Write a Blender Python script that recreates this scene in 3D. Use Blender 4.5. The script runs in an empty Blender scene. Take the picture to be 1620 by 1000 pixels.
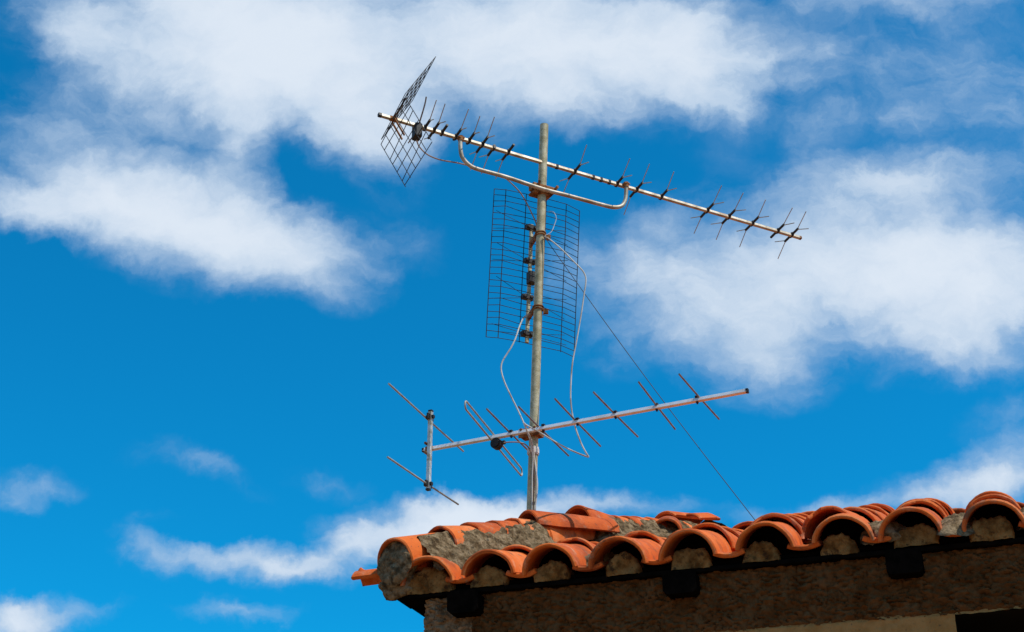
import bpy, math, random
import numpy as np
from mathutils import Vector, Matrix, noise
random.seed(7)
R = math.radians
S = bpy.context.scene
COL = S.collection

# ------------------------------------------------------------------ camera
F, PITCH, CAMZ = 2400.0, R(26.0), 1.6
cam_d = bpy.data.cameras.new('camera')
cam_d.sensor_width = 36.0
cam_d.lens = 36.0 * F / 1620.0
cam_d.clip_start, cam_d.clip_end = 0.05, 5000
cam = bpy.data.objects.new('camera', cam_d)
cam.location = (0, 0, CAMZ)
cam.rotation_euler = (R(90) + PITCH, 0, 0)
COL.objects.link(cam)
S.camera = cam
S.view_settings.view_transform = 'Standard'
S.view_settings.look = 'None'
S.view_settings.exposure = 0.0
S.view_settings.gamma = 1.0
S.view_settings.use_curve_mapping = False

# house frame: E runs along the front eave to the right, N points into the house
TH = R(-18.4846)
E = Vector((math.cos(TH), math.sin(TH), 0))
N = Vector((-E.y, E.x, 0))
UP = Vector((0, 0, 1))

# ------------------------------------------------------------------ sun
SUN_EL = 58.0
sun_h = (E * math.cos(R(8)) - N * math.sin(R(8))).normalized()
sun_dir = (sun_h * math.cos(R(SUN_EL)) + UP * math.sin(R(SUN_EL))).normalized()
sd = bpy.data.lights.new('sun', 'SUN')
sd.energy = 4.2
sd.angle = R(0.55)
sd.color = (1.0, 0.95, 0.87)
sun = bpy.data.objects.new('sun', sd)
sun.rotation_euler = sun_dir.to_track_quat('Z', 'Y').to_euler()
sun.location = (3, -2, 9)
COL.objects.link(sun)

# ------------------------------------------------------------------ world: sky texture and clouds
W = bpy.data.worlds.new('World')
S.world = W
W.use_nodes = True
wt = W.node_tree
wt.nodes.clear()


def nd(tree, kind, **kw):
    n = tree.nodes.new(kind)
    for k, v in kw.items():
        if k.startswith('i_'):
            n.inputs[k[2:].replace('_', ' ')].default_value = v
        else:
            setattr(n, k, v)
    return n


def mth(tree, op, a, b=None, c=None, clamp=False):
    n = tree.nodes.new('ShaderNodeMath')
    n.operation = op
    n.use_clamp = clamp
    for i, v in enumerate((a, b, c)):
        if v is None:
            continue
        if isinstance(v, (int, float)):
            n.inputs[i].default_value = v
        else:
            tree.links.new(v, n.inputs[i])
    return n.outputs[0]


def sstep(tree, v, lo, hi, to0=0.0, to1=1.0):
    n = nd(tree, 'ShaderNodeMapRange', interpolation_type='SMOOTHSTEP')
    tree.links.new(v, n.inputs['Value'])
    n.inputs['From Min'].default_value = lo
    n.inputs['From Max'].default_value = hi
    n.inputs['To Min'].default_value = to0
    n.inputs['To Max'].default_value = to1
    return n.outputs['Result']


def vmath(tree, op, a, b):
    n = tree.nodes.new('ShaderNodeVectorMath')
    n.operation = op
    for i, v in enumerate((a, b)):
        if isinstance(v, (tuple, list, Vector)):
            n.inputs[i].default_value = tuple(v)
        else:
            tree.links.new(v, n.inputs[i])
    return n


def build_sky():
    L = wt.links.new
    tc = nd(wt, 'ShaderNodeTexCoord')
    d = vmath(wt, 'NORMALIZE', tc.outputs['Generated'], (0, 0, 0)).outputs[0]
    sky = nd(wt, 'ShaderNodeTexSky', sky_type='NISHITA')
    sky.sun_disc = False
    sky.sun_elevation = R(SUN_EL)
    sky.sun_rotation = math.atan2(sun_h.x, sun_h.y)
    sky.air_density, sky.dust_density, sky.ozone_density = 1.0, 0.3, 2.0
    grade = nd(wt, 'ShaderNodeMixRGB', blend_type='MULTIPLY')
    grade.inputs[0].default_value = 1.0
    grade.inputs[2].default_value = SKY_TINT
    L(sky.outputs[0], grade.inputs[1])
    # the air whitens towards the horizon; added below view to brighten boom reflections
    sepz = nd(wt, 'ShaderNodeSeparateXYZ')
    L(d, sepz.inputs[0])
    hz = nd(wt, 'ShaderNodeMixRGB')
    L(sstep(wt, sepz.outputs[2], 0.20, 0.02), hz.inputs[0])
    L(grade.outputs[0], hz.inputs[1])
    hz.inputs[2].default_value = (5.6, 6.6, 7.6, 1)
    # a patch of the sky dome mapped flat round the view's middle (directions, fixed in the world)
    fw = Vector((0, math.cos(PITCH), math.sin(PITCH)))
    up = Vector((0, -math.sin(PITCH), math.cos(PITCH)))
    w = vmath(wt, 'DOT_PRODUCT', d, fw).outputs['Value']
    wc = mth(wt, 'MAXIMUM', w, 0.15)
    u = mth(wt, 'DIVIDE', vmath(wt, 'DOT_PRODUCT', d, (1, 0, 0)).outputs['Value'], wc)
    v = mth(wt, 'DIVIDE', vmath(wt, 'DOT_PRODUCT', d, up).outputs['Value'], wc)
    cx = nd(wt, 'ShaderNodeCombineXYZ')
    L(u, cx.inputs[0]); L(v, cx.inputs[1])
    uv = cx.outputs[0]

    def fbm(vec, scale, detail, rough, off, dist=0.0, mscale=(1, 1, 1), rz=0.0):
        mp = nd(wt, 'ShaderNodeMapping')
        mp.inputs['Location'].default_value = off
        mp.inputs['Rotation'].default_value = (0, 0, rz)
        mp.inputs['Scale'].default_value = mscale
        L(vec, mp.inputs[0])
        n = nd(wt, 'ShaderNodeTexNoise', noise_dimensions='3D')
        n.inputs['Scale'].default_value = scale
        n.inputs['Detail'].default_value = detail
        n.inputs['Roughness'].default_value = rough
        n.inputs['Distortion'].default_value = dist
        L(mp.outputs[0], n.inputs['Vector'])
        return n
    w1 = fbm(uv, 7.0, 4, 0.55, (3.1, 1.7, 0))
    w2 = fbm(uv, 26.0, 5, 0.62, (1.3, 7.7, 2))
    a = vmath(wt, 'MULTIPLY', vmath(wt, 'SUBTRACT', w1.outputs['Color'], (.5, .5, .5)).outputs[0], (.055, .04, 0)).outputs[0]
    b = vmath(wt, 'MULTIPLY', vmath(wt, 'SUBTRACT', w2.outputs['Color'], (.5, .5, .5)).outputs[0], (.042, .034, 0)).outputs[0]
    uvw = vmath(wt, 'ADD', vmath(wt, 'ADD', uv, a).outputs[0], b).outputs[0]
    total = None
    for (px, py, rx, ry, ang, wgt) in BLOBS:
        mp = nd(wt, 'ShaderNodeMapping', vector_type='TEXTURE')
        mp.inputs['Location'].default_value = ((px - 810) / F, (500 - py) / F, 0)
        mp.inputs['Rotation'].default_value = (0, 0, R(-ang))
        mp.inputs['Scale'].default_value = (rx / F, ry / F, 1)
        L(uvw, mp.inputs[0])
        g = nd(wt, 'ShaderNodeTexGradient', gradient_type='SPHERICAL')
        L(mp.outputs[0], g.inputs[0])
        total = mth(wt, 'MULTIPLY_ADD', g.outputs['Fac'], wgt, total if total is not None else 0.0)
    n1 = fbm(uvw, 10.0, 9, 0.55, (0.4, 2.2, 0), mscale=(0.8, 1.25, 1), rz=R(-20)).outputs['Fac']
    n2 = fbm(uvw, 42.0, 7, 0.66, (5.4, 0.2, 1), mscale=(0.7, 1.3, 1), rz=R(-15)).outputs['Fac']
    nn = mth(wt, 'ADD', mth(wt, 'MULTIPLY', mth(wt, 'SUBTRACT', n1, 0.5), 0.85), mth(wt, 'MULTIPLY', mth(wt, 'SUBTRACT', n2, 0.5), 0.52))
    edge = sstep(wt, total, 0.0, 0.22)
    dens = mth(wt, 'MULTIPLY_ADD', nn, edge, total)
    front = mth(wt, 'MULTIPLY', sstep(wt, dens, 0.02, 0.92), sstep(wt, w, 0.86, 0.92))
    # thin mottled veil of small cells high on the right
    mp = nd(wt, 'ShaderNodeMapping', vector_type='TEXTURE')
    mp.inputs['Location'].default_value = ((1440 - 810) / F, (500 - 110) / F, 0)
    mp.inputs['Scale'].default_value = (460 / F, 250 / F, 1)
    L(uv, mp.inputs[0])
    reg = nd(wt, 'ShaderNodeTexGradient', gradient_type='SPHERICAL')
    L(mp.outputs[0], reg.inputs[0])
    vo = nd(wt, 'ShaderNodeTexVoronoi', feature='SMOOTH_F1')
    vo.inputs['Scale'].default_value = 30.0
    vo.inputs['Smoothness'].default_value = 1.0
    vs_ = nd(wt, 'ShaderNodeMapping')
    vs_.inputs['Scale'].default_value = (0.8, 1.35, 1)
    vs_.inputs['Rotation'].default_value = (0, 0, R(-18))
    L(uvw, vs_.inputs[0]); L(vs_.outputs[0], vo.inputs['Vector'])
    cell = mth(wt, 'MULTIPLY', sstep(wt, vo.outputs['Distance'], 0.62, 0.18), sstep(wt, reg.outputs['Fac'], 0.0, 0.35))
    cell = mth(wt, 'MULTIPLY', cell, mth(wt, 'MULTIPLY_ADD', n2, 0.8, -0.12, clamp=True))
    front = mth(wt, 'ADD', front, mth(wt, 'MULTIPLY', cell, 0.75), clamp=True)
    # unseen parts of the sky: loose clouds, cover raised to brighten boom reflections
    n3 = fbm(d, 2.6, 8, 0.58, (2.0, 5.0, 1.0), mscale=(1, 1, 1.9)).outputs['Fac']
    rest = mth(wt, 'MULTIPLY', sstep(wt, n3, 0.46, 0.66), sstep(wt, w, 0.92, 0.86))
    alpha = mth(wt, 'MULTIPLY', mth(wt, 'ADD', front, rest, clamp=True), 0.97)
    # cloud body: lit parts and thinner, bluer parts
    cr = nd(wt, 'ShaderNodeMixRGB')
    cr.inputs[1].default_value = CLOUD_DIM
    cr.inputs[2].default_value = CLOUD_LIT
    L(sstep(wt, mth(wt, 'MULTIPLY_ADD', nn, 1.3, mth(wt, 'MULTIPLY', total, 0.85)), 0.15, 1.25), cr.inputs[0])
    mx = nd(wt, 'ShaderNodeMixRGB')
    L(alpha, mx.inputs[0]); L(hz.outputs[0], mx.inputs[1]); L(cr.outputs[0], mx.inputs[2])
    bg = nd(wt, 'ShaderNodeBackground')
    bg.inputs['Strength'].default_value = 0.1
    L(mx.outputs[0], bg.inputs['Color'])
    out = nd(wt, 'ShaderNodeOutputWorld')
    L(bg.outputs[0], out.inputs['Surface'])


SKY_TINT = (0.025, 1.07, 1.53, 1)
CLOUD_DIM = (4.0, 5.6, 7.6, 1)
CLOUD_LIT = (7.5, 8.3, 9.3, 1)
BLOBS = [  # cloud masses: x, y, half length, half height, tilt, thickness
    (300, 10, 340, 140, 14, .9), (250, 110, 260, 80, 28, .4), (650, 60, 460, 200, 3, 1.0), (950, 70, 310, 170, 4, 1.0), (480, 140, 250, 120, 20, .75),
    (600, 230, 125, 95, 40, .6), (1090, 110, 150, 110, 20, .5), (1130, 170, 120, 40, 10, .3), (110, 60, 120, 100, 20, .38),
    (160, 305, 270, 115, 12, .8), (300, 356, 300, 125, 13, .95), (460, 408, 190, 102, 11, .85), (75, 190, 170, 85, 10, .5),
    (385, 230, 70, 130, -12, .48), (20, 330, 150, 55, 10, .5), (620, 380, 120, 65, 0, .28), (150, 110, 230, 110, 30, .4), (300, 220, 190, 90, 30, .34),
    (1450, 390, 340, 165, 3, .95), (1220, 440, 270, 155, 5, .8), (1190, 550, 155, 112, 8, .75), (1015, 430, 190, 120, 0, .58),
    (1560, 470, 250, 145, 0, .7), (1400, 285, 290, 64, -4, .42), (1000, 540, 140, 75, 0, .34), (1480, 550, 210, 72, 0, .5), (1090, 320, 130, 62, -20, .3),
    (1400, 90, 500, 240, 0, .27), (1410, 0, 260, 50, 0, .28), (1230, 90, 200, 130, 20, .22), (1540, 170, 200, 100, 0, .16),
    (1590, 750, 195, 82, -22, .85), (1430, 800, 240, 52, -12, .55), (1260, 812, 170, 30, -3, .42), (1600, 640, 130, 55, -30, .3),
    (680, 838, 205, 64, 0, 1.0), (800, 826, 210, 54, 0, 1.0), (440, 898, 175, 44, 3, .85), (545, 868, 95, 42, -25, .55),
    (230, 862, 85, 38, 30, .42), (285, 890, 115, 38, 10, .38), (990, 806, 160, 28, 0, .48),
    (285, 730, 130, 30, 8, .27), (378, 758, 95, 28, 20, .24), (530, 766, 85, 26, 8, .24), (45, 775, 115, 42, 0, .32), (240, 815, 60, 20, 8, .18),
    (15, 988, 120, 44, 0, .9), (115, 970, 135, 36, -6, .55), (385, 971, 115, 28, 0, .55),
]
build_sky()


# ------------------------------------------------------------------ places
def ray(px, py):
    x, y = (px - 810) / F, (500 - py) / F
    return Vector((x, math.cos(PITCH) - y * math.sin(PITCH), math.sin(PITCH) + y * math.cos(PITCH)))


CAM = Vector((0, 0, CAMZ))


def at_z(px, py, z):
    r = ray(px, py)
    return CAM + r * ((z - CAMZ) / r.z)


def at_plane(px, py, p, n):
    r = ray(px, py)
    return CAM + r * ((p - CAM).dot(n) / r.dot(n))


ZC = CAMZ + 0.24 / 0.15300937          # height of the eave tiles' crowns
O = at_z(677, 882, ZC)
O.z = 0


def H(s, d, z):                        # house coordinates: along the eave, inward, height
    return O + E * s + N * d + UP * z


# ------------------------------------------------------------------ object helpers
def tag(o, label=None, cat=None, group=None, kind=None):
    if label: o['label'] = label
    if cat: o['category'] = cat
    if group: o['group'] = group
    if kind: o['kind'] = kind
    return o


def empty(name, loc, label, cat, group=None):
    o = bpy.data.objects.new(name, None)
    o.empty_display_size = 0.1
    o.location = loc
    COL.objects.link(o)
    return tag(o, label, cat, group)


class MB:
    def __init__(s):
        s.v, s.f = [], []

    def add(s, vs, fs):
        b = len(s.v)
        s.v += [tuple(x) for x in vs]
        s.f += [tuple(b + i for i in q) for q in fs]

    def tube(s, pts, r, n=8, cap=True, r1=None):
        pts = [Vector(p) for p in pts]
        m = len(pts)
        t0 = (pts[1] - pts[0]).normalized()
        ref = UP if abs(t0.z) < .9 else Vector((1, 0, 0))
        x = t0.cross(ref).normalized()
        vs = []
        for i, p in enumerate(pts):
            t = (pts[min(i + 1, m - 1)] - pts[max(i - 1, 0)]).normalized()
            x = (x - t * x.dot(t)).normalized()
            y = t.cross(x)
            rr = r if r1 is None else r + (r1 - r) * i / (m - 1)
            for k in range(n):
                a = 2 * math.pi * k / n
                vs.append(p + x * (rr * math.cos(a)) + y * (rr * math.sin(a)))
        fs = [(i * n + k, i * n + (k + 1) % n, (i + 1) * n + (k + 1) % n, (i + 1) * n + k) for i in range(m - 1) for k in range(n)]
        if cap:
            fs += [tuple(range(n - 1, -1, -1)), tuple((m - 1) * n + k for k in range(n))]
        s.add(vs, fs)

    def box(s, c, ax, ay, az, hx, hy, hz, bev=0.0):
        c = Vector(c)
        ax, ay, az = Vector(ax).normalized(), Vector(ay).normalized(), Vector(az).normalized()
        if bev <= 0:
            vs = [c + ax * (i * hx) + ay * (j * hy) + az * (k * hz) for i in (-1, 1) for j in (-1, 1) for k in (-1, 1)]
            s.add(vs, [(0, 1, 3, 2), (4, 6, 7, 5), (0, 4, 5, 1), (2, 3, 7, 6), (0, 2, 6, 4), (1, 5, 7, 3)])
            return
        # chamfered prism along ax
        b = bev
        oc = [(-hy + b, -hz), (hy - b, -hz), (hy, -hz + b), (hy, hz - b), (hy - b, hz), (-hy + b, hz), (-hy, hz - b), (-hy, -hz + b)]
        vs = []
        for i, sh in ((-hx, 1), (hx, 1)):
            for (y, z) in oc:
                vs.append(c + ax * i + ay * y + az * z)
        fs = [(k, (k + 1) % 8, 8 + (k + 1) % 8, 8 + k) for k in range(8)] + [tuple(range(7, -1, -1)), tuple(range(8, 16))]
        s.add(vs, fs)

    def bar(s, a, b, up, hw, hh, bev=0.0):
        a, b = Vector(a), Vector(b)
        t = (b - a).normalized()
        side = t.cross(up).normalized()
        u = side.cross(t)
        s.box((a + b) / 2, t, side, u, (b - a).length / 2, hw, hh, bev)

    def build(s, name, m, parent=None, smooth=True, ang=35, origin=None):
        me = bpy.data.meshes.new(name)
        off = Vector(origin) if origin is not None else (s.world_loc(parent) if parent else Vector((0, 0, 0)))
        me.from_pydata([tuple(Vector(v) - off) for v in s.v], [], s.f)
        me.update()
        me.validate()
        if smooth:
            me.polygons.foreach_set('use_smooth', [True] * len(me.polygons))
            me.set_sharp_from_angle(angle=R(ang))
        o = bpy.data.objects.new(name, me)
        me.materials.append(m)
        COL.objects.link(o)
        if parent:
            o.parent = parent
            o.location = off - s.world_loc(parent)
        else:
            o.location = off
        return o

    @staticmethod
    def world_loc(o):
        p = Vector((0, 0, 0))
        while o:
            p += o.location
            o = o.parent
        return p


def curve(pts, sub=6):                 # Catmull-Rom through the points
    pts = [Vector(p) for p in pts]
    out = []
    for i in range(len(pts) - 1):
        p0, p1, p2, p3 = pts[max(i - 1, 0)], pts[i], pts[i + 1], pts[min(i + 2, len(pts) - 1)]
        for k in range(sub):
            t = k / sub
            out.append(0.5 * ((2 * p1) + (p2 - p0) * t + (2 * p0 - 5 * p1 + 4 * p2 - p3) * t * t + (3 * p1 - p0 - 3 * p2 + p3) * t ** 3))
    out.append(pts[-1])
    return out


# ------------------------------------------------------------------ materials
def mat(name, cols, rough=0.7, metal=0.0, nscale=8.0, bump=0.0, bscale=40.0, island=0.0, spots=None, detail=6, spec=0.3, bdist=0.01, coords='Object'):
    m = bpy.data.materials.new(name)
    m.use_nodes = True
    t = m.node_tree
    L = t.links.new
    bs = t.nodes['Principled BSDF']
    bs.inputs['Roughness'].default_value = rough
    bs.inputs['Metallic'].default_value = metal
    bs.inputs['Specular IOR Level'].default_value = spec
    tc = nd(t, 'ShaderNodeTexCoord')
    n = nd(t, 'ShaderNodeTexNoise')
    n.inputs['Scale'].default_value = nscale
    n.inputs['Detail'].default_value = detail
    n.inputs['Roughness'].default_value = 0.6
    L(tc.outputs[coords], n.inputs['Vector'])
    fac = sstep(t, n.outputs['Fac'], 0.32, 0.68)
    if island:
        g = nd(t, 'ShaderNodeNewGeometry')
        oi = nd(t, 'ShaderNodeObjectInfo')
        rn = mth(t, 'FRACT', mth(t, 'ADD', g.outputs['Random Per Island'], oi.outputs['Random']))
        fac = mth(t, 'ADD', mth(t, 'MULTIPLY', fac, 1 - island), mth(t, 'MULTIPLY', rn, island))
    cr = nd(t, 'ShaderNodeValToRGB')
    el = cr.color_ramp.elements
    el[0].color = (*cols[0], 1)
    el[1].color = (*cols[-1], 1)
    for i, c in enumerate(cols[1:-1]):
        x = el.new((i + 1) / (len(cols) - 1))
        x.color = (*c, 1)
    L(fac, cr.inputs[0])
    col = cr.outputs[0]
    for sp in (spots or []):           # stains, lichen, rust: colour, noise scale, threshold low/high, amount
        n2 = nd(t, 'ShaderNodeTexNoise')
        n2.inputs['Scale'].default_value = sp[1]
        n2.inputs['Detail'].default_value = 8
        n2.inputs['Roughness'].default_value = 0.65
        mp = nd(t, 'ShaderNodeMapping')
        mp.inputs['Location'].default_value = (sp[1] * .37, 1.7, sp[2] * 9)
        L(tc.outputs[coords], mp.inputs[0])
        L(mp.outputs[0], n2.inputs['Vector'])
        mx = nd(t, 'ShaderNodeMixRGB')
        f = mth(t, 'MULTIPLY', sstep(t, n2.outputs['Fac'], sp[2], sp[3]), sp[4])
        L(f, mx.inputs[0]); L(col, mx.inputs[1])
        mx.inputs[2].default_value = (*sp[0], 1)
        col = mx.outputs[0]
        if metal > 0.3:
            L(mth(t, 'MULTIPLY_ADD', f, -metal * .9, metal), bs.inputs['Metallic'])
            L(mth(t, 'MULTIPLY_ADD', f, .35, rough), bs.inputs['Roughness'])
    L(col, bs.inputs['Base Color'])
    if bump:
        nb = nd(t, 'ShaderNodeTexNoise')
        nb.inputs['Scale'].default_value = bscale
        nb.inputs['Detail'].default_value = 8
        nb.inputs['Roughness'].default_value = 0.65
        L(tc.outputs[coords], nb.inputs['Vector'])
        bp = nd(t, 'ShaderNodeBump')
        bp.inputs['Strength'].default_value = bump
        bp.inputs['Distance'].default_value = bdist
        L(nb.outputs['Fac'], bp.inputs['Height'])
        L(bp.outputs[0], bs.inputs['Normal'])
    return m


M = {}
M['tile'] = mat('terracotta', [(.33, .050, .010), (.58, .105, .014), (.66, .135, .018), (.74, .23, .075)], .8, 0, 9, .5, 70, island=.68,
                spots=[((.17, .040, .014), 6, .48, .70, .7), ((.12, .075, .045), 16, .57, .68, .75), ((.62, .32, .19), 15, .52, .74, .55), ((.30, .23, .15), 38, .60, .70, .65), ((.05, .04, .03), 75, .61, .68, .8)], spec=.2, bdist=.006)
M['mortar'] = mat('mortar', [(.07, .042, .020), (.21, .142, .074), (.36, .255, .148)], .95, 0, 34, 1.0, 150, spots=[((.05, .04, .03), 60, .56, .66, .8), ((.36, .30, .21), 90, .60, .70, .55), ((.16, .11, .06), 14, .5, .7, .5)], spec=.05, bdist=.012)
M['plug'] = mat('mortar_fill', [(.12, .050, .014), (.26, .125, .038), (.36, .185, .062)], .95, 0, 22, .9, 90, spots=[((.04, .02, .012), 24, .56, .62, .75), ((.10, .045, .02), 60, .55, .65, .6)], spec=.0, bdist=.014)
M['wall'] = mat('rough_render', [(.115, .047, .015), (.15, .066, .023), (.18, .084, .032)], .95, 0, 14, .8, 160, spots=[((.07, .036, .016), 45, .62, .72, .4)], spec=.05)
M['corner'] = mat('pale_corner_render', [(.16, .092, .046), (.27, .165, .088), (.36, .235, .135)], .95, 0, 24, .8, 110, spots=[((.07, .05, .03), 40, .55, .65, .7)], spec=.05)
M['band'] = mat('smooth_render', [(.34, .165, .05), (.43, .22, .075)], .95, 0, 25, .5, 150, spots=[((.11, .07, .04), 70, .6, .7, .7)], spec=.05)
M['wood'] = mat('dark_wood', [(.003, .0025, .002), (.007, .005, .004)], .95, 0, 30, .4, 60, spec=.0)  # wood coloured near-black all over
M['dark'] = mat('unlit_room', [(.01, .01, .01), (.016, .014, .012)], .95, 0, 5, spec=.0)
M['galv'] = mat('galvanised_steel', [(.29, .25, .13), (.41, .36, .21), (.52, .47, .31)], .6, .1, 30, .15, 200,
                spots=[((.30, .20, .07), 9, .55, .72, .55), ((.62, .60, .55), 140, .6, .7, .5), ((.24, .10, .03), 25, .66, .74, .7)], spec=.4)
M['alu'] = mat('weathered_aluminium', [(.74, .72, .68), (.88, .87, .84), (.92, .92, .91)], .4, .25, 16, .1, 150,
               spots=[((.40, .22, .08), 13, .60, .74, .55), ((.20, .09, .03), 28, .66, .74, .6)], spec=.5)
M['dull_alu'] = mat('oxidised_aluminium', [(.27, .22, .15), (.42, .37, .28), (.54, .50, .41)], .5, .3, 16, .1, 150,
               spots=[((.30, .16, .06), 11, .56, .70, .65), ((.18, .07, .02), 28, .64, .72, .7)], spec=.35)
M['post'] = mat('stained_aluminium', [(.50, .46, .38), (.70, .67, .60), (.78, .76, .72)], .45, .4, 12, .1, 150,
               spots=[((.42, .26, .09), 16, .50, .60, .85), ((.2, .09, .03), 30, .62, .72, .7)], spec=.45)
M['rod'] = mat('dull_rod', [(.17, .12, .095), (.30, .24, .21)], .5, .4, 30, spots=[((.16, .07, .035), 20, .5, .68, .7)], spec=.4)
M['paler_rod'] = mat('pale_rod', [(.34, .30, .24), (.5, .46, .38)], .5, .4, 30, spots=[((.3, .13, .05), 30, .58, .7, .5)], spec=.4)
M['rust'] = mat('rusty_steel', [(.10, .035, .015), (.28, .11, .035), (.36, .19, .08)], .85, .15, 45, .4, 120, spec=.2)
M['black'] = mat('black_plastic', [(.012, .011, .010), (.028, .022, .018)], .55, 0, 40, .1, 90, spec=.35)
M['wire'] = mat('dark_wire', [(.010, .010, .012), (.022, .019, .02)], .6, .2, 40, spots=[((.06, .03, .018), 30, .62, .7, .5)], spec=.3)
M['cable'] = mat('grey_cable', [(.48, .45, .38), (.62, .59, .53)], .6, 0, 20, spots=[((.24, .17, .11), 12, .50, .66, .7), ((.12, .10, .08), 40, .62, .7, .7)], spec=.3)
M['brown_cable'] = mat('brown_cable', [(.22, .13, .08), (.36, .24, .17)], .6, 0, 20, spec=.3)
M['tape'] = mat('white_tape', [(.55, .52, .46), (.70, .68, .63)], .7, 0, 40, .3, 90, spots=[((.3, .2, .1), 60, .58, .68, .5)])
M['ground'] = mat('dry_ground', [(.18, .105, .05), (.27, .16, .08), (.31, .20, .11)], .95, 0, .35, .4, 6, detail=10, spots=[((.10, .09, .04), .8, .58, .68, .6)], spec=.05)

# ------------------------------------------------------------------ ground
g = MB()
g.add([(-900, -900, 0), (900, -900, 0), (900, 900, 0), (-900, 900, 0)], [(0, 1, 2, 3)])
tag(g.build('ground', M['ground'], smooth=False), kind='structure')

# ------------------------------------------------------------------ house
house = empty('house', H(1.0, .9, 0), 'small brown rendered hut with an old orange clay tile roof', 'house')
DW = 0.07                              # wall plane behind the eave edge
SL = .335                              # roof slope
RIDGE = 1.85
HT_ = 2.25                             # the hip leans well off the corner's bisector
S0, S1 = -0.037, 3.05                   # wall ends along the eave
SHIP = -0.125                          # hip foot


def sm(x, a, b):
    t = min(max((x - a) / (b - a), 0), 1)
    return t * t * (3 - 2 * t)


def zroof(s, d):                       # height of the tile crowns on the front slope
    return ZC + SL * d - .050 * sm(d, .22, .75) * sm(s, 1.12, .80) + .012 * noise.noise(Vector((s * 2.3, d * 2.9, 1.0))) * sm(d, 0, .4)


def tile(mb, low, high, r0, r1, th=.014, a0=2, a1=178, flip=False, n=16, rag=0.0, seed=0, upv=UP):
    """A curved clay tile from its low end to its high end; flip makes it a channel."""
    low, high = Vector(low), Vector(high)
    t = (high - low).normalized()
    side = t.cross(upv).normalized()
    u = side.cross(t)
    if flip:
        u = -u
    Ln = (high - low).length
    us = [0.0, .006, .06, .30, .55, .80, 1.0]
    us = [0.0, .005 / Ln, .04, .3, .55, .8, 1 - .005 / Ln, 1.0]
    vs, fs = [], []
    for q, x in enumerate(us):
        r = r0 + (r1 - r0) * x
        sh = .0045 if q in (0, len(us) - 1) else 0.0
        c = low + t * (Ln * x)
        ring = []
        for (rr, seq) in ((r - sh, range(n + 1)), (r - th + sh, range(n, -1, -1))):
            for k in seq:
                a = R(a0 + (a1 - a0) * k / n)
                p = c + side * (rr * math.cos(a)) + u * (rr * math.sin(a))
                w = noise.noise_vector(p * 9 + Vector((seed * 3.1, 0, 0))) * .0035 + noise.noise_vector(p * 34 + Vector((seed, 5, 0))) * .0014
                if rag and x < .3:
                    w += t * (rag * max(0, noise.noise(Vector((a * 2.2, seed * 1.7, 0))) + .2))
                ring.append(p + w)
        vs += ring
    m = 2 * (n + 1)
    for i in range(len(us) - 1):
        for k in range(m):
            fs.append((i * m + k, i * m + (k + 1) % m, (i + 1) * m + (k + 1) % m, (i + 1) * m + k))
    for k in range(n):
        fs.append((k + 1, k, m - 1 - k, m - 2 - k))
        b = (len(us) - 1) * m
        fs.append((b + k, b + k + 1, b + m - 2 - k, b + m - 1 - k))
    if flip:
        fs = [tuple(reversed(q)) for q in fs]
    mb.add(vs, fs)


COLS = [0.0, .213, .446, .685, .928, 1.167, 1.42, 1.65, 1.893, 2.14, 2.38, 2.62, 2.86, 3.08]
RT = .101
roof = MB()
eave_tiles, eave_pans = [], []
rnd = random.Random(3)
STEP = .29
for ci, s in enumerate(COLS):
    hipd = min(s - SHIP, 3.30 - s) * HT_
    dmax = min(hipd + .02, RIDGE)
    j = 0
    d = 0.0
    while d < dmax - .05:
        ln = min(.44, dmax - d)
        stp = .12 if ci in (5, 10) and 0 < d < .6 else STEP
        ds, rr = rnd.uniform(-.006, .006), rnd.uniform(.97, 1.03)
        lift = .004 if j == 0 else .018 + rnd.uniform(0, .008)
        sh = rnd.uniform(-.013, .013)
        tw = rnd.uniform(-.012, .012)
        if ci == 6 and j == 1: ds += .022; lift += .018; sh -= .05
        if rnd.random() < .25 and j: lift += .010
        a = H(s + sh, d + ds, zroof(s, d) - RT * rr + lift)
        b = H(s + sh * .3 + tw, d + ln, zroof(s, d + ln) - RT * rr + .002 + rnd.uniform(-.004, .004))
        if j == 0:
            mb = MB(); tile(mb, a, b, RT * rr, RT * rnd.uniform(.84, .92), seed=ci * 10 + j, a1=rnd.uniform(168, 180), a0=rnd.uniform(0, 9), rag=rnd.choice((0, .008, .014, .020))); eave_tiles.append(mb)
        else:
            tile(roof, a, b, RT * rr, RT * .88, seed=ci * 10 + j, rag=.032 if rnd.random() < .4 else 0)
        d += stp * rnd.uniform(.88, 1.12)
        j += 1
    # channel tiles between this column and the next
    if ci < len(COLS) - 1:
        sp = (s + COLS[ci + 1]) / 2 + .006
        hd = min(sp - SHIP, 3.30 - sp) * HT_
        dmx = min(hd, RIDGE)
        d, j = -.012, 0
        while d < dmx - .05:
            ln = min(.40, dmx - d)
            a = H(sp, d, zroof(sp, d) + .027 + .010 * (j > 0))
            b = H(sp, d + ln, zroof(sp, d + ln) + .024)
            mb = MB() if j == 0 else roof
            tile(mb, a, b, .125, .135, th=.017, seed=ci * 10 + j + 500, a0=64, a1=116, flip=True, n=10)
            if j == 0: eave_pans.append(mb)
            d += STEP * rnd.uniform(1.1, 1.4); j += 1

# left slope (steeper, its tiles run down to the left), back and right slopes
ZB = ZC + SL * RIDGE
DEPTH = 2 * RIDGE


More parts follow.
